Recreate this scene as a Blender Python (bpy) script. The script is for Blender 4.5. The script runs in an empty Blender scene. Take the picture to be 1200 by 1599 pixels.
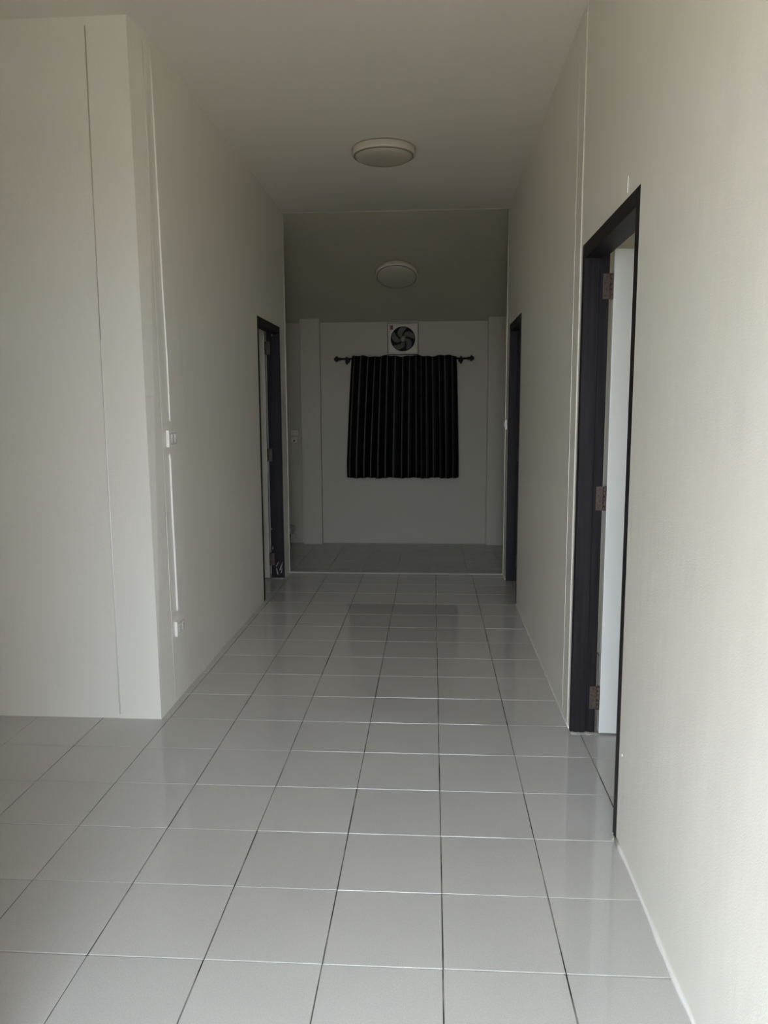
import bpy, bmesh, math, random
from mathutils import Vector, Matrix
random.seed(7)
S = bpy.context.scene
C = S.collection
PI = math.pi

# ---------------------------------------------------------------- camera
F, PITCH, YAW, ROLL, HCAM = 1211.33, 0.133, 0.0627, -0.0041, 1.3701
cp, sp, cyw, syw = math.cos(PITCH), math.sin(PITCH), math.cos(YAW), math.sin(YAW)
fwd = Vector((-syw*cp, cyw*cp, -sp))
right0 = Vector((cyw, syw, 0))
up0 = right0.cross(fwd)
right = math.cos(ROLL)*right0 + math.sin(ROLL)*up0
up = -math.sin(ROLL)*right0 + math.cos(ROLL)*up0
cam_d = bpy.data.cameras.new('camera')
cam = bpy.data.objects.new('camera', cam_d)
C.objects.link(cam)
cam_d.sensor_fit = 'VERTICAL'
cam_d.sensor_height = 36.0
cam_d.lens = F*36.0/1599.0
cam_d.clip_start = 0.05
M = Matrix((right, up, -fwd)).transposed().to_4x4()
M.translation = Vector((0, 0, HCAM))
cam.matrix_world = M
S.camera = cam

# ---------------------------------------------------------------- world, light, exposure
W = bpy.data.worlds.new('overcast_sky')
S.world = W
W.use_nodes = True
bg = W.node_tree.nodes['Background']
bg.inputs['Color'].default_value = (0.775, 0.88, 1.06, 1)
bg.inputs['Strength'].default_value = 14.0
S.view_settings.view_transform = 'Standard'
S.view_settings.look = 'None'
S.view_settings.gamma = 1.0
S.view_settings.use_curve_mapping = False
S.view_settings.exposure = 0.0
S.cycles.max_bounces = 16
S.cycles.diffuse_bounces = 12
S.cycles.glossy_bounces = 6
S.cycles.use_denoising = True
S.cycles.sample_clamp_indirect = 6.0

def portal(name, loc, sx, sz, target):
    """marks a real opening of the shell for the sampler; the light itself comes from the sky"""
    d = bpy.data.lights.new(name, 'AREA')
    d.shape = 'RECTANGLE'; d.size = sx; d.size_y = sz
    o = bpy.data.objects.new(name, d)
    C.objects.link(o)
    o.location = loc
    o.rotation_euler = Vector(target).to_track_quat('-Z', 'Z').to_euler()
    d.cycles.is_portal = True
    return o

# openings that let the daylight in, all outside the photograph
DOOR_X0, DOOR_X1, DOOR_Z = -0.80, 0.50, 2.10     # entrance behind the camera
REAR_Y = -0.55
portal('portal_entrance', ((DOOR_X0+DOOR_X1)/2, REAR_Y, DOOR_Z/2), DOOR_X1-DOOR_X0, DOOR_Z, (0, 1, 0))
portal('portal_right_room', (3.5, 2.6, 1.35), 0.6, 0.7, (-1, 0, 0))

# ---------------------------------------------------------------- materials
def new_mat(name):
    m = bpy.data.materials.new(name)
    m.use_nodes = True
    nt = m.node_tree
    return m, nt, nt.nodes, nt.links, nt.nodes['Principled BSDF']

def simple(name, col, rough=0.5, metal=0.0, spec=0.5, coat=0.0, noise=0.0, nscale=30, bump=0.0, bscale=200):
    m, nt, N, L, b = new_mat(name)
    b.inputs['Base Color'].default_value = (*col, 1)
    b.inputs['Roughness'].default_value = rough
    b.inputs['Metallic'].default_value = metal
    b.inputs['Specular IOR Level'].default_value = spec
    b.inputs['Coat Weight'].default_value = coat
    tc = N.new('ShaderNodeTexCoord')
    if noise > 0:
        n = N.new('ShaderNodeTexNoise'); n.inputs['Scale'].default_value = nscale
        n.inputs['Detail'].default_value = 4
        L.new(tc.outputs['Object'], n.inputs['Vector'])
        r = N.new('ShaderNodeMapRange')
        r.inputs['From Min'].default_value = 0.3; r.inputs['From Max'].default_value = 0.7
        r.inputs['To Min'].default_value = 1-noise; r.inputs['To Max'].default_value = 1+noise
        L.new(n.outputs['Fac'], r.inputs['Value'])
        mx = N.new('ShaderNodeVectorMath'); mx.operation = 'SCALE'
        mx.inputs[0].default_value = col
        L.new(r.outputs['Result'], mx.inputs['Scale'])
        L.new(mx.outputs['Vector'], b.inputs['Base Color'])
    if bump > 0:
        n = N.new('ShaderNodeTexNoise'); n.inputs['Scale'].default_value = bscale
        n.inputs['Detail'].default_value = 3
        L.new(tc.outputs['Object'], n.inputs['Vector'])
        bp = N.new('ShaderNodeBump'); bp.inputs['Strength'].default_value = bump
        bp.inputs['Distance'].default_value = 0.002
        L.new(n.outputs['Fac'], bp.inputs['Height'])
        L.new(bp.outputs['Normal'], b.inputs['Normal'])
    return m

def wall_material(name, col, rough=0.42):
    """glossy emulsion over hand-trowelled plaster: fine orange peel and broad waves"""
    m, nt, N, L, b = new_mat(name)
    tc = N.new('ShaderNodeTexCoord')
    blot = N.new('ShaderNodeTexNoise'); blot.inputs['Scale'].default_value = 0.9; blot.inputs['Detail'].default_value = 5
    L.new(tc.outputs['Object'], blot.inputs['Vector'])
    ramp = N.new('ShaderNodeMix'); ramp.data_type = 'RGBA'
    ramp.inputs[6].default_value = (*[c*0.965 for c in col], 1)
    ramp.inputs[7].default_value = (*[min(1, c*1.025) for c in col], 1)
    L.new(blot.outputs['Fac'], ramp.inputs[0])
    L.new(ramp.outputs[2], b.inputs['Base Color'])
    b.inputs['Roughness'].default_value = rough
    fine = N.new('ShaderNodeTexNoise'); fine.inputs['Scale'].default_value = 260; fine.inputs['Detail'].default_value = 2
    L.new(tc.outputs['Object'], fine.inputs['Vector'])
    mp = N.new('ShaderNodeMapping'); mp.inputs['Scale'].default_value = (9, 9, 2.2)
    L.new(tc.outputs['Object'], mp.inputs['Vector'])
    broad = N.new('ShaderNodeTexNoise'); broad.inputs['Scale'].default_value = 1.0; broad.inputs['Detail'].default_value = 3
    L.new(mp.outputs['Vector'], broad.inputs['Vector'])
    b1 = N.new('ShaderNodeBump'); b1.inputs['Strength'].default_value = 0.6; b1.inputs['Distance'].default_value = 0.0012
    L.new(fine.outputs['Fac'], b1.inputs['Height'])
    b2 = N.new('ShaderNodeBump'); b2.inputs['Strength'].default_value = 0.5; b2.inputs['Distance'].default_value = 0.006
    L.new(broad.outputs['Fac'], b2.inputs['Height'])
    L.new(b1.outputs['Normal'], b2.inputs['Normal'])
    L.new(b2.outputs['Normal'], b.inputs['Normal'])
    return m

WALLC = (0.825, 0.795, 0.71)
m_wall = wall_material('white_wall_paint', WALLC)
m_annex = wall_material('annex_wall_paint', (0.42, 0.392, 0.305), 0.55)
m_ceil = simple('ceiling_paint', (0.78, 0.735, 0.645), rough=0.7, noise=0.02, nscale=1.5, bump=0.1, bscale=120)
m_caulk = simple('white_filler', (0.84, 0.82, 0.77), rough=0.35, bump=0.4, bscale=60)
m_seam = simple('hairline_crack', (0.50, 0.46, 0.39), rough=0.8)
m_white = simple('white_plastic', (0.82, 0.81, 0.74), rough=0.3, noise=0.03)
m_bead = simple('painted_filler', (0.78, 0.76, 0.70), rough=0.6)
m_switch = simple('aged_switch_plastic', (0.60, 0.57, 0.50), rough=0.35)
m_dark = simple('dark_gap', (0.03, 0.028, 0.025), rough=0.7)

def wood_material(name):
    m, nt, N, L, b = new_mat(name)
    tc = N.new('ShaderNodeTexCoord')
    mp = N.new('ShaderNodeMapping'); mp.inputs['Scale'].default_value = (60, 60, 2.5)
    L.new(tc.outputs['Object'], mp.inputs['Vector'])
    n = N.new('ShaderNodeTexNoise'); n.inputs['Scale'].default_value = 1.0; n.inputs['Detail'].default_value = 6
    L.new(mp.outputs['Vector'], n.inputs['Vector'])
    r = N.new('ShaderNodeValToRGB')
    r.color_ramp.elements[0].position = 0.35; r.color_ramp.elements[0].color = (0.007, 0.006, 0.0065, 1)
    r.color_ramp.elements[1].position = 0.72; r.color_ramp.elements[1].color = (0.020, 0.015, 0.0175, 1)
    L.new(n.outputs['Fac'], r.inputs['Fac'])
    L.new(r.outputs['Color'], b.inputs['Base Color'])
    b.inputs['Roughness'].default_value = 0.5
    b.inputs['Specular IOR Level'].default_value = 0.25
    bp = N.new('ShaderNodeBump'); bp.inputs['Strength'].default_value = 0.3; bp.inputs['Distance'].default_value = 0.001
    L.new(n.outputs['Fac'], bp.inputs['Height'])
    L.new(bp.outputs['Normal'], b.inputs['Normal'])
    return m
m_wood = wood_material('dark_stained_wood')
m_leaf_shaded = simple('white_door_leaf_shaded', (0.58, 0.555, 0.47), rough=0.4, noise=0.03, nscale=3)  # white leaf again, with the far doorways' shade put into its colour
m_leaf = simple('door_leaf_gloss_white', (0.83, 0.84, 0.79), rough=0.3, noise=0.02, nscale=3)
m_hinge = simple('weathered_bronze', (0.115, 0.085, 0.068), rough=0.45, metal=0.45, noise=0.2, nscale=90)
m_screw = simple('screw_steel', (0.05, 0.035, 0.03), rough=0.5, metal=0.3)
m_mortar = simple('rough_mortar', (0.38, 0.36, 0.31), rough=0.9, noise=0.2, nscale=60, bump=0.8, bscale=90)
m_chip = simple('pale_bare_wood', (0.42, 0.38, 0.36), rough=0.8, noise=0.2, nscale=120)

def tile_material(name, base, rough):
    m, nt, N, L, b = new_mat(name)
    tc = N.new('ShaderNodeTexCoord'); geo = N.new('ShaderNodeNewGeometry'); oi = N.new('ShaderNodeObjectInfo')
    sp1 = N.new('ShaderNodeTexNoise'); sp1.inputs['Scale'].default_value = 330; sp1.inputs['Detail'].default_value = 1
    L.new(geo.outputs['Position'], sp1.inputs['Vector'])
    r1 = N.new('ShaderNodeMapRange')
    r1.inputs['From Min'].default_value = 0.35; r1.inputs['From Max'].default_value = 0.65
    r1.inputs['To Min'].default_value = 0.93; r1.inputs['To Max'].default_value = 1.05
    L.new(sp1.outputs['Fac'], r1.inputs['Value'])
    r2 = N.new('ShaderNodeMapRange')
    r2.inputs['To Min'].default_value = 0.965; r2.inputs['To Max'].default_value = 1.03
    L.new(oi.outputs['Random'], r2.inputs['Value'])
    mul = N.new('ShaderNodeMath'); mul.operation = 'MULTIPLY'
    L.new(r1.outputs['Result'], mul.inputs[0]); L.new(r2.outputs['Result'], mul.inputs[1])
    # broad scuffs
    sc = N.new('ShaderNodeTexNoise'); sc.inputs['Scale'].default_value = 2.2; sc.inputs['Detail'].default_value = 5
    L.new(geo.outputs['Position'], sc.inputs['Vector'])
    r3 = N.new('ShaderNodeMapRange')
    r3.inputs['From Min'].default_value = 0.3; r3.inputs['From Max'].default_value = 0.7
    r3.inputs['To Min'].default_value = 0.96; r3.inputs['To Max'].default_value = 1.02
    L.new(sc.outputs['Fac'], r3.inputs['Value'])
    mul2 = N.new('ShaderNodeMath'); mul2.operation = 'MULTIPLY'
    L.new(mul.outputs[0], mul2.inputs[0]); L.new(r3.outputs['Result'], mul2.inputs[1])
    v = N.new('ShaderNodeVectorMath'); v.operation = 'SCALE'; v.inputs[0].default_value = base
    L.new(mul2.outputs[0], v.inputs['Scale'])
    L.new(v.outputs['Vector'], b.inputs['Base Color'])
    b.inputs['Roughness'].default_value = rough
    b.inputs['IOR'].default_value = 1.58
    bp = N.new('ShaderNodeBump'); bp.inputs['Strength'].default_value = 0.01; bp.inputs['Distance'].default_value = 0.0006
    L.new(sp1.outputs['Fac'], bp.inputs['Height'])
    L.new(bp.outputs['Normal'], b.inputs['Normal'])
    return m
m_tile = tile_material('glazed_white_tile', (0.53, 0.518, 0.488), 0.03)
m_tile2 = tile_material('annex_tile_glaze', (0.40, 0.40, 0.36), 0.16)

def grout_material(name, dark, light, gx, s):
    """grout between the tiles: noise stains, with shade painted into joints along the corridor and lit edges into cross joints"""
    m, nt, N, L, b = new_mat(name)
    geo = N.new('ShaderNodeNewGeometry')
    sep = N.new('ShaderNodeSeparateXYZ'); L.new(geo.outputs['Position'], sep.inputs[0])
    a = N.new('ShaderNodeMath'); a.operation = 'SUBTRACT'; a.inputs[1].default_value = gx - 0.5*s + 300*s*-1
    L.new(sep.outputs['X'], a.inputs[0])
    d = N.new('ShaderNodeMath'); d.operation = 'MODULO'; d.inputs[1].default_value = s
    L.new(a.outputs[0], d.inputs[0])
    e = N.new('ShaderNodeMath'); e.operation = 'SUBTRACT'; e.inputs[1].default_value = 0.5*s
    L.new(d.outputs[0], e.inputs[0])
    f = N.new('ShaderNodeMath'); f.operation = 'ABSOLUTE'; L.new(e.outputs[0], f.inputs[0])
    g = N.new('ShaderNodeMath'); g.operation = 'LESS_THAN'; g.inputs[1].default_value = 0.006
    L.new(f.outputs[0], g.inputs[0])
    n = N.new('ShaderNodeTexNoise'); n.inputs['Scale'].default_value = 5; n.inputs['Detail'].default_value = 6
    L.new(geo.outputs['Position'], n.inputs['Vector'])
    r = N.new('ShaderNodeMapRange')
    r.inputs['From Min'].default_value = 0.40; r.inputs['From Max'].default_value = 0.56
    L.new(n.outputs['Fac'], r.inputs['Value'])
    # joints along the corridor: depth shade painted in, light remains; cross joints: caught light painted in, brown stains
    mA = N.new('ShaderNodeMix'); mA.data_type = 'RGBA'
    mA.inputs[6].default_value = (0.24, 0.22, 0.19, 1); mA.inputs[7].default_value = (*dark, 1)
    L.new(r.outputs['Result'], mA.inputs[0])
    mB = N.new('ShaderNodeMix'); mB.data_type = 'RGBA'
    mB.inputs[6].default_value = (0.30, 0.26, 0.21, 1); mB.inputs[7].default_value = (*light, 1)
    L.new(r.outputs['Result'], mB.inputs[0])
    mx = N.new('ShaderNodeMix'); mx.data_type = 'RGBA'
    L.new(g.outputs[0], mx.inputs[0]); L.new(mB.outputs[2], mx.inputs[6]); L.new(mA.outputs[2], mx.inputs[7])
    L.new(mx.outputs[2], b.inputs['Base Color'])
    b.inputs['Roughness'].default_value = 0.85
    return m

# ---------------------------------------------------------------- mesh helpers
def add_box(bm, x0, x1, y0, y1, z0, z1, mi=0):
    v = [bm.verts.new(p) for p in ((x0,y0,z0),(x1,y0,z0),(x1,y1,z0),(x0,y1,z0),(x0,y0,z1),(x1,y0,z1),(x1,y1,z1),(x0,y1,z1))]
    for f in ((3,2,1,0),(4,5,6,7),(0,1,5,4),(1,2,6,5),(2,3,7,6),(3,0,4,7)):
        fc = bm.faces.new([v[i] for i in f]); fc.material_index = mi
    return v

def bevel(bm, w, seg=2):
    bmesh.ops.bevel(bm, geom=list(bm.edges), offset=w, segments=seg, affect='EDGES', profile=0.6)

def add_tube(bm, pts, r, n=8, mi=0, cap=True):
    pts = [Vector(p) for p in pts]
    rings = []
    for i, p in enumerate(pts):
        t = (pts[min(i+1, len(pts)-1)] - pts[max(i-1, 0)]).normalized()
        a = t.orthogonal().normalized() if i == 0 else (a - t*a.dot(t)).normalized()
        bb = t.cross(a)
        rr = r[i] if isinstance(r, (list, tuple)) else r
        rings.append([bm.verts.new(p + rr*(math.cos(2*PI*k/n)*a + math.sin(2*PI*k/n)*bb)) for k in range(n)])
    for i in range(len(rings)-1):
        for k in range(n):
            f = bm.faces.new((rings[i][k], rings[i][(k+1) % n], rings[i+1][(k+1) % n], rings[i+1][k]))
            f.smooth = True; f.material_index = mi
    if cap:
        for rg in (list(reversed(rings[0])), rings[-1]):
            f = bm.faces.new(rg); f.material_index = mi

def add_lathe(bm, prof, n=32, mi=0, mat=None):
    """revolve (radius, z) points about Z"""
    rings = []
    for r, z in prof:
        if r < 1e-6:
            rings.append([bm.verts.new((0, 0, z))])
        else:
            rings.append([bm.verts.new((r*math.cos(2*PI*k/n), r*math.sin(2*PI*k/n), z)) for k in range(n)])
    for i in range(len(rings)-1):
        A, B = rings[i], rings[i+1]
        for k in range(n):
            k2 = (k+1) % n
            if len(A) == 1 and len(B) == 1: continue
            if len(A) == 1: f = bm.faces.new((A[0], B[k], B[k2]))
            elif len(B) == 1: f = bm.faces.new((A[k], B[0], A[k2]))
            else: f = bm.faces.new((A[k], B[k], B[k2], A[k2]))
            f.smooth = True; f.material_index = mi
    if mat is not None:
        vs = [v for rg in rings for v in rg]
        bmesh.ops.transform(bm, matrix=mat, verts=vs)

def obj(name, bm, mats, parent=None, loc=None, rot=None):
    me = bpy.data.meshes.new(name)
    bmesh.ops.recalc_face_normals(bm, faces=list(bm.faces))
    bm.to_mesh(me); bm.free()
    for m in (mats if isinstance(mats, (list, tuple)) else [mats]):
        me.materials.append(m)
    o = bpy.data.objects.new(name, me)
    C.objects.link(o)
    if parent: o.parent = parent
    if loc: o.location = loc
    if rot: o.rotation_euler = rot
    return o

def tag(o, label, cat, group=None):
    o['label'] = label; o['category'] = cat
    if group: o['group'] = group
    return o

def thing(name, label, cat, loc=(0, 0, 0), rot=(0, 0, 0), group=None):
    o = bpy.data.objects.new(name, None)
    o.empty_display_size = 0.05
    C.objects.link(o)
    o.location = loc; o.rotation_euler = rot
    return tag(o, label, cat, group)

def struct(o, label=None):
    o['kind'] = 'structure'
    if label: o['label'] = label
    return o

def boxes(name, lst, mats, bev=0.0, parent=None):
    bm = bmesh.new()
    for b in lst: add_box(bm, *b)
    if bev: bevel(bm, bev)
    return obj(name, bm, mats, parent)

# ---------------------------------------------------------------- key dimensions (metres)
XR, XL = 0.592, -1.203          # corridor wall faces
T = 0.10                        # wall thickness
YF = 3.24                       # face of the left front wall
YE = 6.39                       # end of the corridor
ZC = 2.92                       # flat ceiling
YA = 7.93                       # annex back wall
ZA = 2.225                      # ceiling height at the annex back wall
STEP = 0.02                     # annex floor lies lower
XFAR_L, XFAR_R = -4.4, 3.5
ND = (2.365, 3.220)             # near right door opening
FD = (5.370, 6.155)             # far door openings (left and right)
ZD = 2.003

# ---------------------------------------------------------------- floor
TS, GX, GY = 0.30, 0.0313, 1.7497
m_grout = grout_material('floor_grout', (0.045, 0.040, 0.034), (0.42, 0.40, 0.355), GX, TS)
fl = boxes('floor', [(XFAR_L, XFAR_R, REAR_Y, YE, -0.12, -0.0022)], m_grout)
struct(fl, 'grey-white tiled floor of the front room and corridor')

def tile_mesh(sx, sy, gap=0.0032, th=0.010):
    bm = bmesh.new()
    hx, hy = sx/2-gap/2, sy/2-gap/2
    v = add_box(bm, -hx, hx, -hy, hy, -th, 0)
    top = [e for e in bm.edges if all(abs(p.co.z) < 1e-6 for p in e.verts)]
    bmesh.ops.bevel(bm, geom=top, offset=0.0014, segments=2, affect='EDGES', profile=0.5)
    me = bpy.data.meshes.new('tile')
    bmesh.ops.recalc_face_normals(bm, faces=list(bm.faces))
    bm.to_mesh(me); bm.free()
    return me
tile_me = tile_mesh(TS, TS); tile_me.materials.append(m_tile)

def project(p):
    d = Vector(p) - Vector((0, 0, HCAM))
    z = d.dot(fwd)
    if z < 0.2: return None
    return 600 + F*d.dot(right)/z, 799.5 - F*d.dot(up)/z

def seen(cx, cy, half):
    for ix in range(-2, 3):
        for iy in range(-2, 3):
            p = (cx + half*ix/2.0, cy + half*iy/2.0, 0)
            q = project(p)
            if not q or not (-5 <= q[0] <= 1205 and -5 <= q[1] <= 1604): continue
            x, y = p[0], p[1]
            if x <= XR and (y <= YF or x >= XL): return True
            # through the door openings: the sight line must cross the wall plane inside the opening
            if x > XR and y > 0:
                yc = y*XR/x
                if ND[0]+.03 < yc < ND[1] or FD[0]+.03 < yc < FD[1]: return True
            if x < XL and y > YF:
                yc = y*XL/x
                if FD[0]+.03 < yc < FD[1]: return True
    return False

rt = random.Random(3)
cells = []
i0 = math.floor((XFAR_L-GX)/TS); i1 = math.ceil((XFAR_R-GX)/TS)
j0 = math.floor((REAR_Y-GY)/TS); j1 = math.ceil((YE-0.05-GY)/TS)
Y_LAST = YE - 0.045
for i in range(i0, i1):
    for j in range(j0, j1):
        x0, x1 = max(GX+i*TS, XFAR_L), min(GX+(i+1)*TS, XFAR_R)
        y0, y1 = max(GY+j*TS, REAR_Y), min(GY+(j+1)*TS, Y_LAST)
        if x1-x0 < 0.01 or y1-y0 < 0.01: continue
        cells.append((x0, x1, y0, y1))
parts, rest = [], []
for c in cells:
    cx, cy = (c[0]+c[1])/2, (c[2]+c[3])/2
    (parts if seen(cx, cy, 0.148) else rest).append(c)
parts.sort(key=lambda c: c[2]+abs(c[0])*0.3)
rest += parts[290:]; parts = parts[:290]
special = {}
for c in parts:
    sx, sy = round(c[1]-c[0], 3), round(c[3]-c[2], 3)
    if abs(sx-TS) < 0.002 and abs(sy-TS) < 0.002: me = tile_me
    else:
        if (sx, sy) not in special:
            special[(sx, sy)] = tile_mesh(sx, sy); special[(sx, sy)].materials.append(m_tile)
        me = special[(sx, sy)]
    o = bpy.data.objects.new('tile', me); C.objects.link(o); o.parent = fl
    o.location = ((c[0]+c[1])/2 + rt.uniform(-.0007, .0007), (c[2]+c[3])/2 + rt.uniform(-.0007, .0007), rt.uniform(-0.0004, 0.0002))
    o.rotation_euler = (rt.uniform(-.0006, .0006), rt.uniform(-.0006, .0006), rt.uniform(-.0015, .0015))
bm = bmesh.new()
for c in rest:
    add_box(bm, c[0]+.0016, c[1]-.0016, c[2]+.0016, c[3]-.0016, -0.01, 0)
o = obj('outer_tiles', bm, m_tile, fl); o['kind'] = 'stuff'
# pale cement edging where the corridor floor steps down into the annex
boxes('edging_strip', [(XL-0.0, XR, Y_LAST+0.002, YE+0.004, -0.04, 0.0015)], m_caulk, 0.002, fl)

# annex floor
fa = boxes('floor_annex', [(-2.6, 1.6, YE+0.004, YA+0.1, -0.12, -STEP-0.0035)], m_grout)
struct(fa, 'darker tiled floor of the back annex beyond the corridor')
n_a = 0
for i in range(-9, 6):
    for j in range(0, 6):
        x0, x1 = max(GX-0.03+i*TS, -2.6), min(GX-0.03+(i+1)*TS, 1.6)
        y0, y1 = YE+0.008+j*TS, min(YE+0.008+(j+1)*TS, YA+0.02)
        if x1-x0 < 0.02 or y1-y0 < 0.02: continue
        key = ('a', round(x1-x0, 3), round(y1-y0, 3))
        if key not in special:
            special[key] = tile_mesh(x1-x0, y1-y0); special[key].materials.append(m_tile2)
        o = bpy.data.objects.new('tile', special[key]); C.objects.link(o); o.parent = fa
        o.location = ((x0+x1)/2, (y0+y1)/2, -STEP)
        o.rotation_euler = (rt.uniform(-.001, .001), rt.uniform(-.001, .001), 0)

# ---------------------------------------------------------------- walls
def wall(name, lst, mat, label=None):
    return struct(boxes(name, lst, mat), label)

wall('wall_right', [
    (XR, XR+T, REAR_Y-T, ND[0], 0, ZC), (XR, XR+T, ND[1], FD[0], 0, ZC), (XR, XR+T, FD[1], YE, 0, ZC),
    (XR, XR+T, ND[0], ND[1], ZD, ZC), (XR, XR+T, FD[0], FD[1], ZD, ZC)], m_wall, 'white painted corridor wall on the right')
wall('wall_left', [
    (XL-T, XL, YF+0.165, FD[0], 0, ZC), (XL-T, XL, FD[1], YE, 0, ZC), (XL-T, XL, FD[0], FD[1], ZD, ZC)],
    m_wall, 'white painted corridor wall on the left with a conduit')
wall('wall_front_left', [(XFAR_L, XL-0.186, YF, YF+T, 0, ZC)], m_wall, 'white wall left of the corridor mouth, facing the viewer')
# concrete columns hidden in the walls: they stand a few millimetres proud
bm = bmesh.new()
v = add_box(bm, XL-0.186, XL+0.001, YF-0.003, YF+0.168, 0, ZC)
for q in v[4:]: q.co.x -= (0.018 if q.co.y < YF+0.1 else 0.0) if q.co.x > -1.3 else 0.004
struct(obj('trim_1', bm, m_wall), 'plastered corner column at the corridor mouth')
bm = bmesh.new(); add_box(bm, XR-0.0018, XR+0.05, 3.262, 3.398, 0, ZC); bevel(bm, 0.001)
struct(obj('trim_2', bm, m_wall), 'shallow plastered column strip in the right wall')
def seam(name, pts, r, mat, label):
    b = bmesh.new(); add_tube(b, pts, r, 6)
    return struct(obj(name, b, mat), label)
seam('trim_3', [(XL-0.000, 3.36+0.0, 2.88), (XL, 3.40, 1.4), (XL, 3.43, 0.02)], 0.0018, m_wall, 'filler line along the left corridor wall joint')
seam('trim_4', [(XR-0.003, 3.262, 2.88), (XR-0.003, 3.264, 1.4), (XR-0.003, 3.27, 0.02)], 0.0013, m_wall, 'filler line beside the near right door')
seam('trim_5', [(XR-0.002, 3.40, 2.80), (XR-0.002, 3.398, 1.4), (XR-0.002, 3.395, 0.02)], 0.0017, m_bead, 'second filler line on the right wall')
seam('trim_6', [(-1.390, YF-0.002, 2.885), (-1.391, YF-0.002, 1.66)], 0.0026, m_seam, 'hairline joint between wall and corner column, upper half')
seam('trim_10', [(-1.391, YF-0.002, 1.66), (-1.388, YF-0.002, 0.02)], 0.0028, m_caulk, 'filled joint between wall and corner column, lower half')
seam('trim_11', [(XR-0.001, YE-0.004, 0.0), (XR-0.001, YE-0.004, 2.905)], 0.005, m_bead, 'plaster corner bead at the right end of the corridor')
seam('trim_12', [(XL+0.001, YE-0.004, 0.0), (XL+0.001, YE-0.004, 2.905)], 0.0035, m_bead, 'plaster corner bead at the left end of the corridor')
# corridor end, annex
wall('wall_corridor_end', [(XFAR_L, XL-T, YE-T, YE, 0, ZC), (XR+T, XFAR_R, YE-T, YE, 0, ZC)], m_wall)
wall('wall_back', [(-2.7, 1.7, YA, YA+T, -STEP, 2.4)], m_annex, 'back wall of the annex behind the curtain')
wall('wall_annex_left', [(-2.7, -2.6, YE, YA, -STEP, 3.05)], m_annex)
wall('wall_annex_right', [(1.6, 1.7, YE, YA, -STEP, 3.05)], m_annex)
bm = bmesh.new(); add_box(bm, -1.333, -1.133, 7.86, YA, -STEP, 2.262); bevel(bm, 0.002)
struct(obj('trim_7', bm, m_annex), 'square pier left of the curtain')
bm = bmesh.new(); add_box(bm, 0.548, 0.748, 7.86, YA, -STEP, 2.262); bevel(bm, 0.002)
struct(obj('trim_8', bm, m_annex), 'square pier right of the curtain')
# thin plaster frame line round the back wall panel
boxes_l = [(-1.133, 0.548, YA-0.004, YA, 2.20, 2.206)]
struct(boxes('trim_9', boxes_l, m_annex), 'thin plaster ridge below the annex ceiling')
# far shells
wall('wall_front_room_left', [(XFAR_L-T, XFAR_L, REAR_Y-T, YF+T, 0, ZC)], m_wall)
wall('wall_rear', [(XFAR_L, DOOR_X0, REAR_Y-T, REAR_Y, 0, ZC), (DOOR_X1, XR, REAR_Y-T, REAR_Y, 0, ZC),
                   (DOOR_X0, DOOR_X1, REAR_Y-T, REAR_Y, DOOR_Z, ZC)], m_wall)
wall('wall_left_room', [(XFAR_L-T, XFAR_L, YF+T, YE, 0, ZC)], m_wall)
wall('wall_right_room', [(XFAR_R, XFAR_R+T, 0.5, 2.3, 0, ZC), (XFAR_R, XFAR_R+T, 2.9, YE, 0, ZC),
                         (XFAR_R, XFAR_R+T, 2.3, 2.9, 0, 1.0), (XFAR_R, XFAR_R+T, 2.3, 2.9, 1.7, ZC),
                         (XR+T, XFAR_R+T, 0.4, 0.5, 0, ZC)], m_wall)
wall('wall_between_rooms', [(XR+T, XFAR_R, 4.30, 4.40, 0, ZC)], m_wall)

# ceilings
struct(boxes('ceiling', [(XFAR_L-T, XFAR_R+T, REAR_Y-T, YE, ZC, ZC+0.1)], m_ceil), 'flat pale ceiling')
bm = bmesh.new()
SL = (ZA-2.915)/(YA-YE)
def zs(y): return 2.915 + SL*(y-YE)
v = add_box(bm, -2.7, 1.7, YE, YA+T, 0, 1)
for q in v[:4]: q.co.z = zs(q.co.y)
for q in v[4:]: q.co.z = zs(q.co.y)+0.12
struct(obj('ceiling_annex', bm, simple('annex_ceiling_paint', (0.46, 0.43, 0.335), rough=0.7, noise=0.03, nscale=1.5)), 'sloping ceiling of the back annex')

# unseen wall added beside the entrance to keep daylight off the left floor
wall('wall_light_blocker', [(-0.95, -0.85, REAR_Y, 1.25, 0, ZC)], m_wall, 'short unseen wall added beside the entrance to shade the left floor')

# ground outside
g = boxes('ground', [(-30, 30, -30, REAR_Y-T, -0.3, -0.15), (XFAR_R+T, 30, REAR_Y-T, 30, -0.3, -0.15), (-30, XFAR_L-T, REAR_Y-T, 30, -0.3, -0.15)],
          simple('pale_concrete_ground', (0.30, 0.235, 0.165), rough=0.9, noise=0.08, nscale=3))
struct(g, 'concrete ground outside the house')

# paint smears along the floor joint
def base_bead(name, x, y0, y1, side, rng, r=0.005):
    b = bmesh.new(); n = int((y1-y0)/0.06)
    pts = [(x - side*(0.001+rng.uniform(0, .003)), y0+(y1-y0)*k/n, 0.002) for k in range(n+1)]
    add_tube(b, pts, [r*rng.uniform(.75, 1.3) for _ in pts], 8)
    return struct(obj(name, b, m_caulk), 'white filler bead along the foot of the wall')
rb = random.Random(5)
base_bead('baseboard_right', XR, REAR_Y+0.02, ND[0]-0.01, 1, rb, 0.0068)
base_bead('baseboard_right_far', XR, ND[1]+0.01, FD[0]-0.01, 1, rb, 0.004)
base_bead('baseboard_right_end', XR, FD[1]+0.01, YE-0.02, 1, rb, 0.003)

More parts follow.
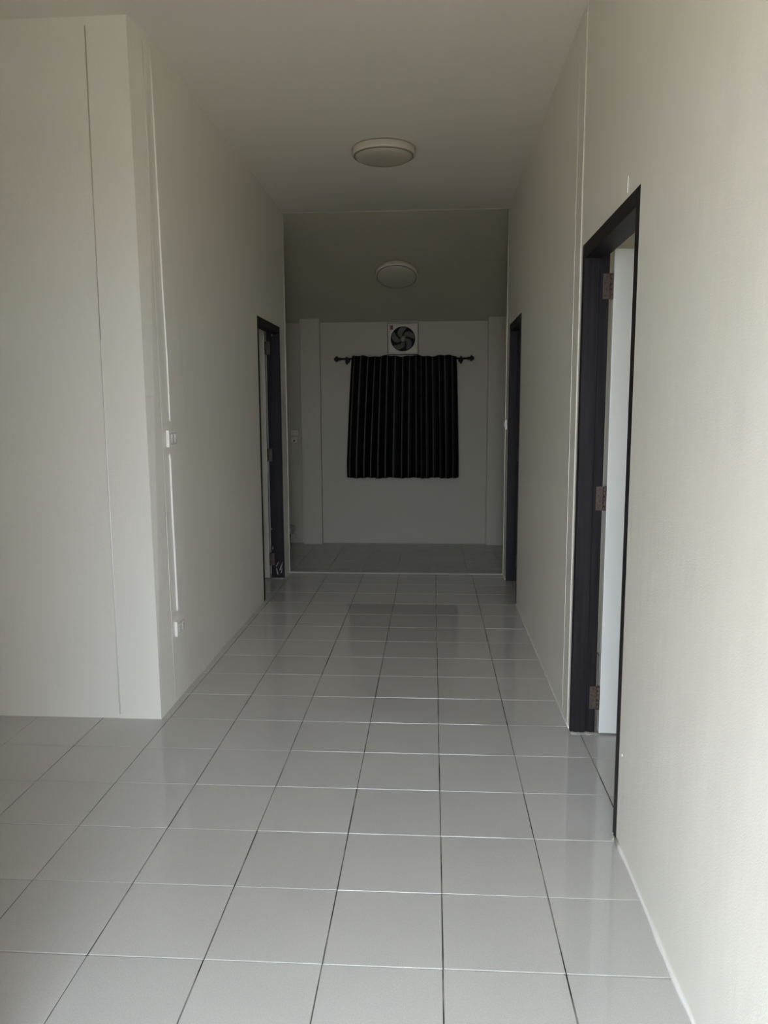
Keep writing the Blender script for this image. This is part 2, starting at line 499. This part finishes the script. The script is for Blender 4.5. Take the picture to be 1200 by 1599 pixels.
# two drips of filler left on the right wall
for k_, (y_, z_, h_) in enumerate(((2.52, 2.045, 0.055), (2.33, 0.30, 0.012))):
    bm = bmesh.new()
    bmesh.ops.create_uvsphere(bm, u_segments=10, v_segments=8, radius=1.0, matrix=Matrix.Translation((XR, y_, z_)) @ Matrix.Diagonal((0.0025, 0.006, h_/2, 1)))
    for f_ in bm.faces: f_.smooth = True
    struct(obj('trim_%d' % (13+k_), bm, m_caulk), 'small drip of white filler on the right wall')

# ---------------------------------------------------------------- doors
def build_door(name, side, y0, y1, xw, label, leaf_len=0.0, damage=False):
    """side +1: door in the right wall, room lies at +x; side -1: left wall. Leaf hinged on the far jamb, swung into the room"""
    root = bpy.data.objects.new(name, None); C.objects.link(root)
    root.location = (xw, (y0+y1)/2, 0); root.empty_display_size = 0.05
    root['kind'] = 'structure'; root['label'] = label
    X = lambda d: side*d           # local x: d metres into the wall
    ym = (y0+y1)/2
    L0, L1 = y0-ym, y1-ym
    fw = 0.040                     # frame member thickness
    D = 0.098                      # frame depth
    def bx(bm, d0, d1, a, b, z0, z1, mi=0):
        xa, xb = sorted((X(d0), X(d1)))
        return add_box(bm, xa, xb, a, b, z0, z1, mi)
    # far jamb with rebate
    def jamb(a, b, rebate_a, rebate_b):
        bm = bmesh.new()
        bx(bm, -0.002, 0.060, min(a, rebate_a), max(b, rebate_b), 0.0, ZD)
        bm2 = bm
        bx(bm2, 0.060, D, a, b, 0.0, ZD)
        bevel(bm, 0.0012, 1)
        return obj('jamb', bm, m_wood, root)
    far = jamb(L1-fw+0.003, L1, L1-fw, L1)
    near = jamb(L0, L0+fw-0.010, L0, L0+fw)
    bm = bmesh.new()
    bx(bm, -0.002, 0.060, L0+fw, L1-fw, ZD-0.055, ZD)
    bx(bm, 0.060, D, L0+fw-0.010, L1-fw+0.010, ZD-0.040, ZD)
    bevel(bm, 0.0012, 1)
    head = obj('frame_head', bm, m_wood, root)
    # leaf
    hinge_y = L1-fw
    wl = (y1-y0) - 2*fw + 0.014
    bm = bmesh.new()
    bx(bm, 0.112, 0.112+wl, hinge_y-0.012, hinge_y+0.023, 0.008, ZD-0.022)
    bevel(bm, 0.003, 2)
    leaf = obj('door_leaf', bm, m_leaf if name == 'door_1' else m_leaf_shaded, root)
    # lever knob at the free end
    for s_ in (-1, 1):
        bm = bmesh.new()
        mt = Matrix.Translation((X(0.112+wl-0.06), hinge_y+0.0055+s_*0.0175, 1.0)) @ Matrix.Rotation(s_*-PI/2, 4, 'X')
        add_lathe(bm, [(0, 0), (0.03, 0), (0.03, 0.006), (0.012, 0.010), (0.011, 0.035), (0.024, 0.045), (0.027, 0.058), (0.018, 0.070), (0, 0.073)], 20, 0, mt)
        obj('door_knob', bm, m_hinge, leaf)
    for zc in (1.84, 1.003, 0.160):
        bm = bmesh.new()
        yj = hinge_y + 0.0      # face of the jamb
        # plate on the jamb face
        bx(bm, 0.072, 0.0995, yj-0.0025, yj+0.0105, zc-0.049, zc+0.049, 0)
        # plate on the leaf edge
        bx(bm, 0.106, 0.1135, yj-0.010, yj+0.018, zc-0.049, zc+0.049, 0)
        # knuckle in five parts
        for k in range(5):
            z0 = zc-0.049+k*0.0198
            add_tube(bm, [(X(0.1035), yj-0.006, z0), (X(0.1035), yj-0.006, z0+0.0185)], 0.0052, 10, 0)
        for k, zz in enumerate((-0.036, -0.012, 0.012, 0.036)):
            dx = 0.083 if k % 2 else 0.078
            add_tube(bm, [(X(dx+0.003), yj-0.0022, zc+zz), (X(dx+0.003), yj-0.0036, zc+zz)], 0.0036, 10, 1)
        h = obj('hinge', bm, [m_hinge, m_screw], far)
    return root, far, near, leaf, (L0, L1, fw)

d1 = build_door('door_1', 1, ND[0], ND[1], XR, 'near right doorway with dark frame and open white door')
d2 = build_door('door_2', -1, FD[0], FD[1], XL, 'left doorway with dark frame, splintered at the foot')
d3 = build_door('door_3', 1, FD[0], FD[1], XR, 'far right doorway with dark frame at the corridor end')

# splintered foot of the left door's jamb: pale slivers of bare wood
rs = random.Random(11)
for (dx, z, h, w, tilt) in ((0.030, 0.07, 0.075, 0.009, .35), (0.046, 0.035, 0.06, 0.008, -.25), (0.085, 0.24, 0.03, 0.006, .1), (0.020, 0.045, 0.05, 0.006, .2), (0.060, 0.10, 0.05, 0.006, .5), (0.088, 0.40, 0.02, 0.006, 0), (0.052, 1.93, 0.02, 0.006, 0)):
    bm = bmesh.new()
    vs = [bm.verts.new(p) for p in ((-w/2, 0, 0), (w/2, 0, 0.004), (w*.35, 0, h*.6), (0, 0, h), (-w*.4, 0, h*.5))]
    vb = [bm.verts.new(p.co+Vector((0, 0.004, 0))) for p in vs]
    bm.faces.new(vs); bm.faces.new(list(reversed(vb)))
    for k in range(5): bm.faces.new((vs[k], vb[k], vb[(k+1) % 5], vs[(k+1) % 5]))
    L1 = d2[4][1]
    obj('splinter', bm, m_chip, d2[1], loc=(-dx, L1-d2[4][2]-0.0028, z), rot=(0, tilt, 0))
# lump of mortar at the foot of the near right far jamb
for root, xs, ln in ((d1, 1, 0.12), (d2, -1, 0.10)):
    bm = bmesh.new(); n = 14
    L1 = root[4][1]-root[4][2]
    rows = []
    for k in range(n+1):
        x = xs*(-0.004+ln*k/n); hgt = 0.005+0.004*rs.random(); dep = 0.010+0.008*rs.random()
        rows.append([bm.verts.new((x, L1+0.001, 0)), bm.verts.new((x, L1+0.001, hgt)), bm.verts.new((x, L1-dep*.6, hgt*.7)), bm.verts.new((x, L1-dep, 0.0005))])
    for k in range(n):
        for q in range(3): bm.faces.new((rows[k][q], rows[k+1][q], rows[k+1][q+1], rows[k][q+1]))
    bm.faces.new(rows[0]); bm.faces.new(list(reversed(rows[-1])))
    obj('mortar', bm, m_mortar, root[0])
bm = bmesh.new()
for k in range(7):
    mt = Matrix.Translation((-0.006-0.004*rs.random(), d1[4][0]-0.012+0.006*k, 0.003))
    r0 = 0.004+0.003*rs.random()
    bmesh.ops.create_icosphere(bm, subdivisions=1, radius=r0, matrix=mt)
obj('mortar', bm, m_mortar, d1[0])

# ---------------------------------------------------------------- ceiling lamps
def lamp(loc, rot, r, label):
    t = thing('ceiling_light', label, 'ceiling light', loc, rot, 'round ceiling lamps along the corridor')
    k = r/0.19
    bm = bmesh.new()
    add_lathe(bm, [(0, 0), (0.172*k, 0), (0.172*k, -0.007), (0.187*k, -0.0075), (0.190*k, -0.011), (0.190*k, -0.040), (0.188*k, -0.046), (0.182*k, -0.049), (0.176*k, -0.047), (0.176*k, -0.040), (0, -0.040)], 64)
    obj('lamp_base', bm, m_lamp_base, t)
    bm = bmesh.new()
    prof = [(0.1755*k, -0.041)]
    for q in range(0, 13):
        a = q/12*PI/2
        prof.append((0.1755*k*math.cos(a)**0.55 if q < 12 else 0, -0.045-0.034*math.sin(a)))
    add_lathe(bm, prof, 64)
    obj('lamp_shade', bm, m_lamp_shade, t)
    bm = bmesh.new()
    add_lathe(bm, [(0.1775*k, -0.0455), (0.1795*k, -0.0515), (0.1765*k, -0.0545), (0.1735*k, -0.0515), (0.1735*k, -0.0455)], 64)
    obj('shade_ring', bm, m_lamp_ring, t)
    return t
m_lamp_base = simple('cream_lamp_plastic', (0.60, 0.56, 0.47), rough=0.12, spec=0.6)
m_lamp_ring = simple('lamp_ring_edge', (0.22, 0.20, 0.16), rough=0.15)
m_lamp_shade = simple('opal_lamp_glass', (0.50, 0.47, 0.38), rough=0.06, spec=0.6)
lamp((-0.300, 4.900, ZC), (0, 0, 0), 0.190, 'round cream ceiling lamp, the larger-looking one on the flat corridor ceiling')
yl = 7.15
ang = math.atan(SL)
lamp((-0.327, yl, zs(yl)), (ang, 0, 0), 0.190, 'round ceiling lamp on the sloping annex ceiling above the fan')

# ---------------------------------------------------------------- conduit, switch, sockets
def conduit(name, pts, r, label):
    bm = bmesh.new(); add_tube(bm, pts, r, 10)
    return tag(obj(name, bm, m_caulk), label, 'cable conduit', 'white conduits on the left wall')
conduit('cable_conduit', [(XL+0.0015, 3.445, 2.90), (XL+0.002, 3.455, 2.6), (XL+0.003, 3.465, 2.3), (XL+0.003, 3.48, 1.9), (XL+0.003, 3.50, 1.6), (XL+0.003, 3.505, 1.335), (XL+0.001, 3.51, 1.315)], 0.0038,
        'thin white conduit running from the ceiling down to the wall switch')
conduit('cable_conduit', [(XL+0.001, 3.485, 1.165), (XL+0.003, 3.487, 1.14), (XL+0.003, 3.49, 0.9), (XL+0.003, 3.50, 0.6), (XL+0.003, 3.503, 0.44), (XL+0.001, 3.505, 0.425)], 0.0052,
        'short white conduit below the switch, above the low socket')

def wall_box(name, loc, rotz, w, h, label, cat, kind, depth=0.013, pm=None):
    """plate on a wall; local +Y is away from the wall, local X across, Z up"""
    t = thing(name, label, cat, loc, (0, 0, rotz))
    bm = bmesh.new(); add_box(bm, -w/2, w/2, 0, depth, -h/2, h/2); bevel(bm, 0.002)
    obj('face_plate', bm, pm or m_white, t)
    bm = bmesh.new(); add_box(bm, -w/2+0.012, w/2-0.012, depth-0.001, depth+0.0012, -h/2+0.010, h/2-0.010); bevel(bm, 0.0005, 1)
    obj('insert', bm, m_switch, t)
    if kind == 'switch':
        for dx in (-0.022, 0.022):
            bm = bmesh.new()
            v = add_box(bm, dx-0.008, dx+0.008, depth+0.001, depth+0.006, -0.020, 0.020)
            for q in v:
                if q.co.y > depth+0.003 and q.co.z < 0: q.co.y -= 0.0035
            bevel(bm, 0.0008, 1)
            obj('rocker', bm, m_white, t)
    elif kind == 'socket':
        for dx in (-0.022, 0.022):
            bm = bmesh.new(); add_box(bm, dx-0.013, dx+0.013, depth+0.001, depth+0.003, -0.021, 0.021); bevel(bm, 0.0008, 1)
            so = obj('outlet', bm, m_switch if pm else m_white, t)
            bm = bmesh.new()
            for s_ in (-0.006, 0.006): add_box(bm, dx+s_-0.0011, dx+s_+0.0011, depth+0.0028, depth+0.0034, -0.002, 0.009)
            add_tube(bm, [(dx, depth+0.0028, -0.010), (dx, depth+0.0034, -0.010)], 0.0024, 10)
            obj('slot', bm, m_dark, so)
    return t
# left wall: outward normal +x; local +Y -> +x means rotz = -90 deg
wall_box('light_switch', (XL, 3.512, 1.236), -PI/2, 0.115, 0.076, 'white double light switch between the two conduits on the left wall', 'light switch', 'switch')
wall_box('power_socket', (XL, 3.520, 0.346), -PI/2, 0.115, 0.072, 'white power socket low on the left corridor wall', 'power socket', 'socket')
# annex back wall, normal -y : rotz = 180
wall_box('power_socket', (-1.412, YA, 1.125), PI, 0.098, 0.070, 'white socket plate high on the annex back wall, left of the pier', 'power socket', 'socket', 0.016, simple('yellowed_plate', (0.40, 0.37, 0.29), rough=0.4))
t = thing('cord_holder', 'small dark cord outlet just below the socket plate left of the pier', 'cord outlet', (-1.419, YA, 1.050))
bm = bmesh.new(); add_box(bm, -0.030, 0.030, -0.010, 0, -0.028, 0.028); bevel(bm, 0.003); obj('outlet_box', bm, m_switch, t)
bm = bmesh.new(); add_lathe(bm, [(0, 0), (0.009, 0), (0.009, 0.006), (0.004, 0.008), (0, 0.008)], 14, 0, Matrix.Translation((0, -0.010, -0.008)) @ Matrix.Rotation(PI/2, 4, 'X')); obj('plug_hole', bm, m_dark, t)
# switch at the right end of the corridor wall
wall_box('light_switch', (XR, 6.325, 1.235), PI/2, 0.085, 0.075, 'small white switch on the right wall end beside the far right door', 'light switch', 'switch', 0.014)

# rounded grey pipe outlet at the foot of the annex wall, with a thin hose to the floor
t = thing('pipe_outlet', 'small rounded grey pipe elbow low on the annex wall with a dark hose', 'pipe fitting', (-1.470, YA, 0.13))
bm = bmesh.new()
pts = [(0.0, 0.0, 0.0), (0.0, -0.03, 0.0), (-0.002, -0.045, -0.004), (-0.003, -0.052, -0.018), (-0.003, -0.052, -0.045)]
add_tube(bm, pts, [0.045, 0.045, 0.043, 0.038, 0.036], 18)
obj('pipe_elbow', bm, simple('grey_plastic_pipe', (0.30, 0.31, 0.27), rough=0.4), t)
bm = bmesh.new(); add_tube(bm, [(-0.003, -0.052, -0.040), (-0.008, -0.055, -0.09), (-0.012, -0.058, -0.149)], 0.009, 10)
obj('hose', bm, m_dark, t)

# ---------------------------------------------------------------- exhaust fan
fx, fz, fs = -0.300, 2.057, 0.150
t = thing('exhaust_fan', 'square white exhaust fan with dark curved blades above the curtain', 'exhaust fan', (fx, YA, fz))
m_fan = simple('dusty_fan_plastic', (0.52, 0.50, 0.41), rough=0.4, noise=0.08, nscale=20)
m_blade = simple('grimy_fan_blade', (0.085, 0.082, 0.07), rough=0.6, noise=0.25, nscale=40)
m_duct = simple('fan_duct_black', (0.012, 0.012, 0.010), rough=0.7)
bm = bmesh.new()
n = 48; R0 = 0.122
def sq(a, h):
    c, s_ = math.cos(a), math.sin(a); k = h/max(abs(c), abs(s_)); return (c*k, s_*k)
angs = sorted(set([2*PI*k/n for k in range(n)] + [PI/4+PI/2*k for k in range(4)]))
rings = []
for (kind, rad, y) in (('s', fs, 0), ('s', fs, -0.022), ('s', fs-0.008, -0.026), ('s', fs-0.016, -0.026), ('s', fs-0.020, -0.018), ('c', R0+0.005, -0.018), ('c', R0, -0.014), ('c', R0, 0.0)):
    rings.append([bm.verts.new(((sq(a, rad)[0] if kind == 's' else rad*math.cos(a)), y, (sq(a, rad)[1] if kind == 's' else rad*math.sin(a)))) for a in angs])
for A, B in zip(rings, rings[1:]):
    for k in range(len(angs)):
        bm.faces.new((A[k], A[(k+1) % len(angs)], B[(k+1) % len(angs)], B[k]))
obj('housing', bm, m_fan, t)
bm = bmesh.new()
for a_, b_, c_, d_ in ((-fs-.006, -fs, -fs-.006, fs+.006), (fs, fs+.006, -fs-.006, fs+.006), (-fs, fs, fs, fs+.006), (-fs, fs, -fs-.006, -fs)):
    add_box(bm, a_, b_, -0.004, 0, c_, d_)
obj('shadow_gap', bm, m_duct, t)  # dark rim standing in for the shadow between housing and wall
bm = bmesh.new(); add_lathe(bm, [(0, 0), (R0+0.001, 0), (R0+0.001, 0.002), (0, 0.002)], 40, 0, Matrix.Translation((0, -0.0005, 0)) @ Matrix.Rotation(PI/2, 4, 'X')); obj('duct_back', bm, m_duct, t)
for b_ in range(5):
    bm = bmesh.new(); rows = []
    a0 = 2*PI*b_/5 + math.radians(62)
    nr = 8
    for q in range(nr+1):
        f_ = q/nr; r = 0.026+(0.116-0.026)*f_
        cen = a0 - 0.85*f_**1.1
        wid = math.radians(14+17*math.sin(PI*min(1, f_*0.85+0.1)))
        row = []
        for w_ in range(5):
            u = w_/4-0.5
            a = cen + u*2*wid*0.86
            row.append((r*math.cos(a), -0.010-0.006*u, r*math.sin(a)))
        rows.append(row)
    top = [[bm.verts.new(p) for p in rw] for rw in rows]
    bot = [[bm.verts.new((p[0], p[1]+0.0015, p[2])) for p in rw] for rw in rows]
    for q in range(nr):
        for w_ in range(4):
            bm.faces.new((top[q][w_], top[q][w_+1], top[q+1][w_+1], top[q+1][w_]))
            bm.faces.new((bot[q][w_], bot[q+1][w_], bot[q+1][w_+1], bot[q][w_+1]))
    for q in range(nr):
        bm.faces.new((top[q][0], top[q+1][0], bot[q+1][0], bot[q][0])); bm.faces.new((top[q][4], bot[q][4], bot[q+1][4], top[q+1][4]))
    for w_ in range(4):
        bm.faces.new((top[0][w_], bot[0][w_], bot[0][w_+1], top[0][w_+1])); bm.faces.new((top[nr][w_], top[nr][w_+1], bot[nr][w_+1], bot[nr][w_]))
    obj('blade', bm, m_blade, t)
bm = bmesh.new(); add_lathe(bm, [(0, 0), (0.030, 0), (0.030, 0.014), (0.024, 0.019), (0, 0.021)], 28, 0, Matrix.Translation((0, -0.001, 0)) @ Matrix.Rotation(PI/2, 4, 'X')); obj('hub', bm, simple('fan_hub', (0.20, 0.19, 0.15), rough=0.4), t)
o = boxes('sticker', [(-fs+0.022, -fs+0.052, -0.0195, -0.0175, fs-0.060, fs-0.022)], simple('faded_red_sticker', (0.22, 0.07, 0.05), rough=0.6), 0, t)
o['label'] = 'small faded red sticker in the corner'

# ---------------------------------------------------------------- curtain rod and curtain
YC = 7.85
ZR = 1.858
m_rod = simple('black_rod', (0.018, 0.017, 0.018), rough=0.4, metal=0.2)
t = thing('curtain_rod', 'black curtain rod with diamond-shaped end knobs above the curtain', 'curtain rod', (-0.290, YC, ZR))
bm = bmesh.new(); add_tube(bm, [(-0.640, 0, 0.002), (0.640, 0, -0.002)], 0.0095, 14); obj('rod', bm, m_rod, t)
for s_ in (-1, 1):
    bm = bmesh.new()
    mt = Matrix.Translation((s_*0.632, 0, 0)) @ Matrix.Rotation(s_*PI/2, 4, 'Y')
    add_lathe(bm, [(0, 0), (0.015, 0), (0.016, 0.008), (0.010, 0.012), (0.012, 0.018), (0.029, 0.036), (0.031, 0.040), (0.027, 0.046), (0.008, 0.066), (0, 0.068)], 16, 0, mt)
    obj('finial', bm, m_rod, t)
    bm = bmesh.new()
    xb = s_*0.568
    add_tube(bm, [(xb, YA-YC, -0.005), (xb, 0.02, -0.005), (xb, 0.0, -0.016)], 0.008, 10)
    add_lathe(bm, [(0, 0), (0.026, 0), (0.026, 0.005), (0.010, 0.008), (0, 0.008)], 20, 0, Matrix.Translation((xb, YA-YC, -0.012)) @ Matrix.Rotation(PI/2, 4, 'X'))
    # cradle round the rod with a drop-shaped screw below
    add_lathe(bm, [(0.011, -0.010), (0.021, -0.010), (0.023, 0), (0.021, 0.010), (0.011, 0.010), (0.011, -0.010)], 20, 0, Matrix.Translation((xb, 0, 0)) @ Matrix.Rotation(PI/2, 4, 'Y'))
    add_lathe(bm, [(0, -0.058), (0.008, -0.052), (0.015, -0.038), (0.012, -0.022), (0.007, -0.014), (0, -0.014)], 14, 0, Matrix.Translation((xb, 0, 0)))
    obj('bracket', bm, m_rod, t)

def curtain_material():
    m, nt, N, L, b = new_mat('black_striped_satin')
    uv = N.new('ShaderNodeUVMap'); uv.uv_map = 'UVMap'
    sep = N.new('ShaderNodeSeparateXYZ'); L.new(uv.outputs['UV'], sep.inputs[0])
    w = N.new('ShaderNodeMath'); w.operation = 'FRACT'; L.new(sep.outputs['X'], w.inputs[0])
    c = N.new('ShaderNodeMath'); c.operation = 'LESS_THAN'; c.inputs[1].default_value = 0.15; L.new(w.outputs[0], c.inputs[0])
    mx = N.new('ShaderNodeMix'); mx.data_type = 'RGBA'
    mx.inputs[6].default_value = (0.0025, 0.0022, 0.0025, 1); mx.inputs[7].default_value = (0.065, 0.063, 0.056, 1)
    L.new(c.outputs[0], mx.inputs[0]); L.new(mx.outputs[2], b.inputs['Base Color'])
    b.inputs['Roughness'].default_value = 0.6
    b.inputs['Specular IOR Level'].default_value = 0.12
    return m
bm = bmesh.new(); uvl = bm.loops.layers.uv.new('UVMap')
NU, NV = 260, 30
x_top0, x_top1 = -0.800-0.005, 0.232
x_bot0, x_bot1 = -0.866, 0.262
rc = random.Random(21)
folds = []
u_ = 0.0
edges_ = [0.0]
while edges_[-1] < 1.0: edges_.append(edges_[-1] + rc.uniform(0.045, 0.085))
edges_ = [e/edges_[-1] for e in edges_]
amps = [rc.uniform(0.6, 1.3) for _ in edges_]
drift = [rc.uniform(-0.012, 0.012) for _ in edges_]
def fold(u, v):
    for k in range(len(edges_)-1):
        a = edges_[k] + drift[k]*v*(0 < k); b = edges_[k+1] + drift[k+1]*v*(k+1 < len(edges_)-1)
        if a <= u <= b or (k == len(edges_)-2):
            f_ = min(1, max(0, (u-a)/(b-a)))
            return amps[k]*math.sin(PI*f_), k + f_
    return 0, 0
grid = []
for i in range(NU+1):
    u = i/NU; col = []
    for j in range(NV+1):
        v = j/NV
        s_, q = fold(u, v)
        x0 = x_top0 + (x_bot0-x_top0)*min(1, v*1.15)**0.8; x1 = x_top1 + (x_bot1-x_top1)*min(1, v*1.15)**0.8
        zt = ZR+0.026+0.006*math.sin(u*23)+0.004*math.sin(u*61+1)
        zb = 0.672+0.004*math.sin(u*31+2)-0.003*s_
        z = zt+(zb-zt)*v
        amp = 0.014+0.022*v
        # flattened round the rod in the pocket
        dz = abs(z-ZR)
        yy = -amp*s_*(0.35 if z > ZR-0.03 else 1.0) - 0.013 + (0.010 if dz > 0.02 and z > ZR-0.04 else 0)
        col.append((bm.verts.new((x0+(x1-x0)*u, YC+yy, z)), q))
    grid.append(col)
for i in range(NU):
    for j in range(NV):
        q = (grid[i][j], grid[i+1][j], grid[i+1][j+1], grid[i][j+1])
        f = bm.faces.new([a[0] for a in q]); f.smooth = True
        for lp, a in zip(f.loops, q): lp[uvl].uv = (a[1]*1.02+0.55, 0)
cu = obj('curtain', bm, curtain_material())
sm = cu.modifiers.new('thickness', 'SOLIDIFY'); sm.thickness = 0.002; sm.offset = -1
tag(cu, 'short black curtain with thin grey stripes hanging in folds from the rod', 'curtain')
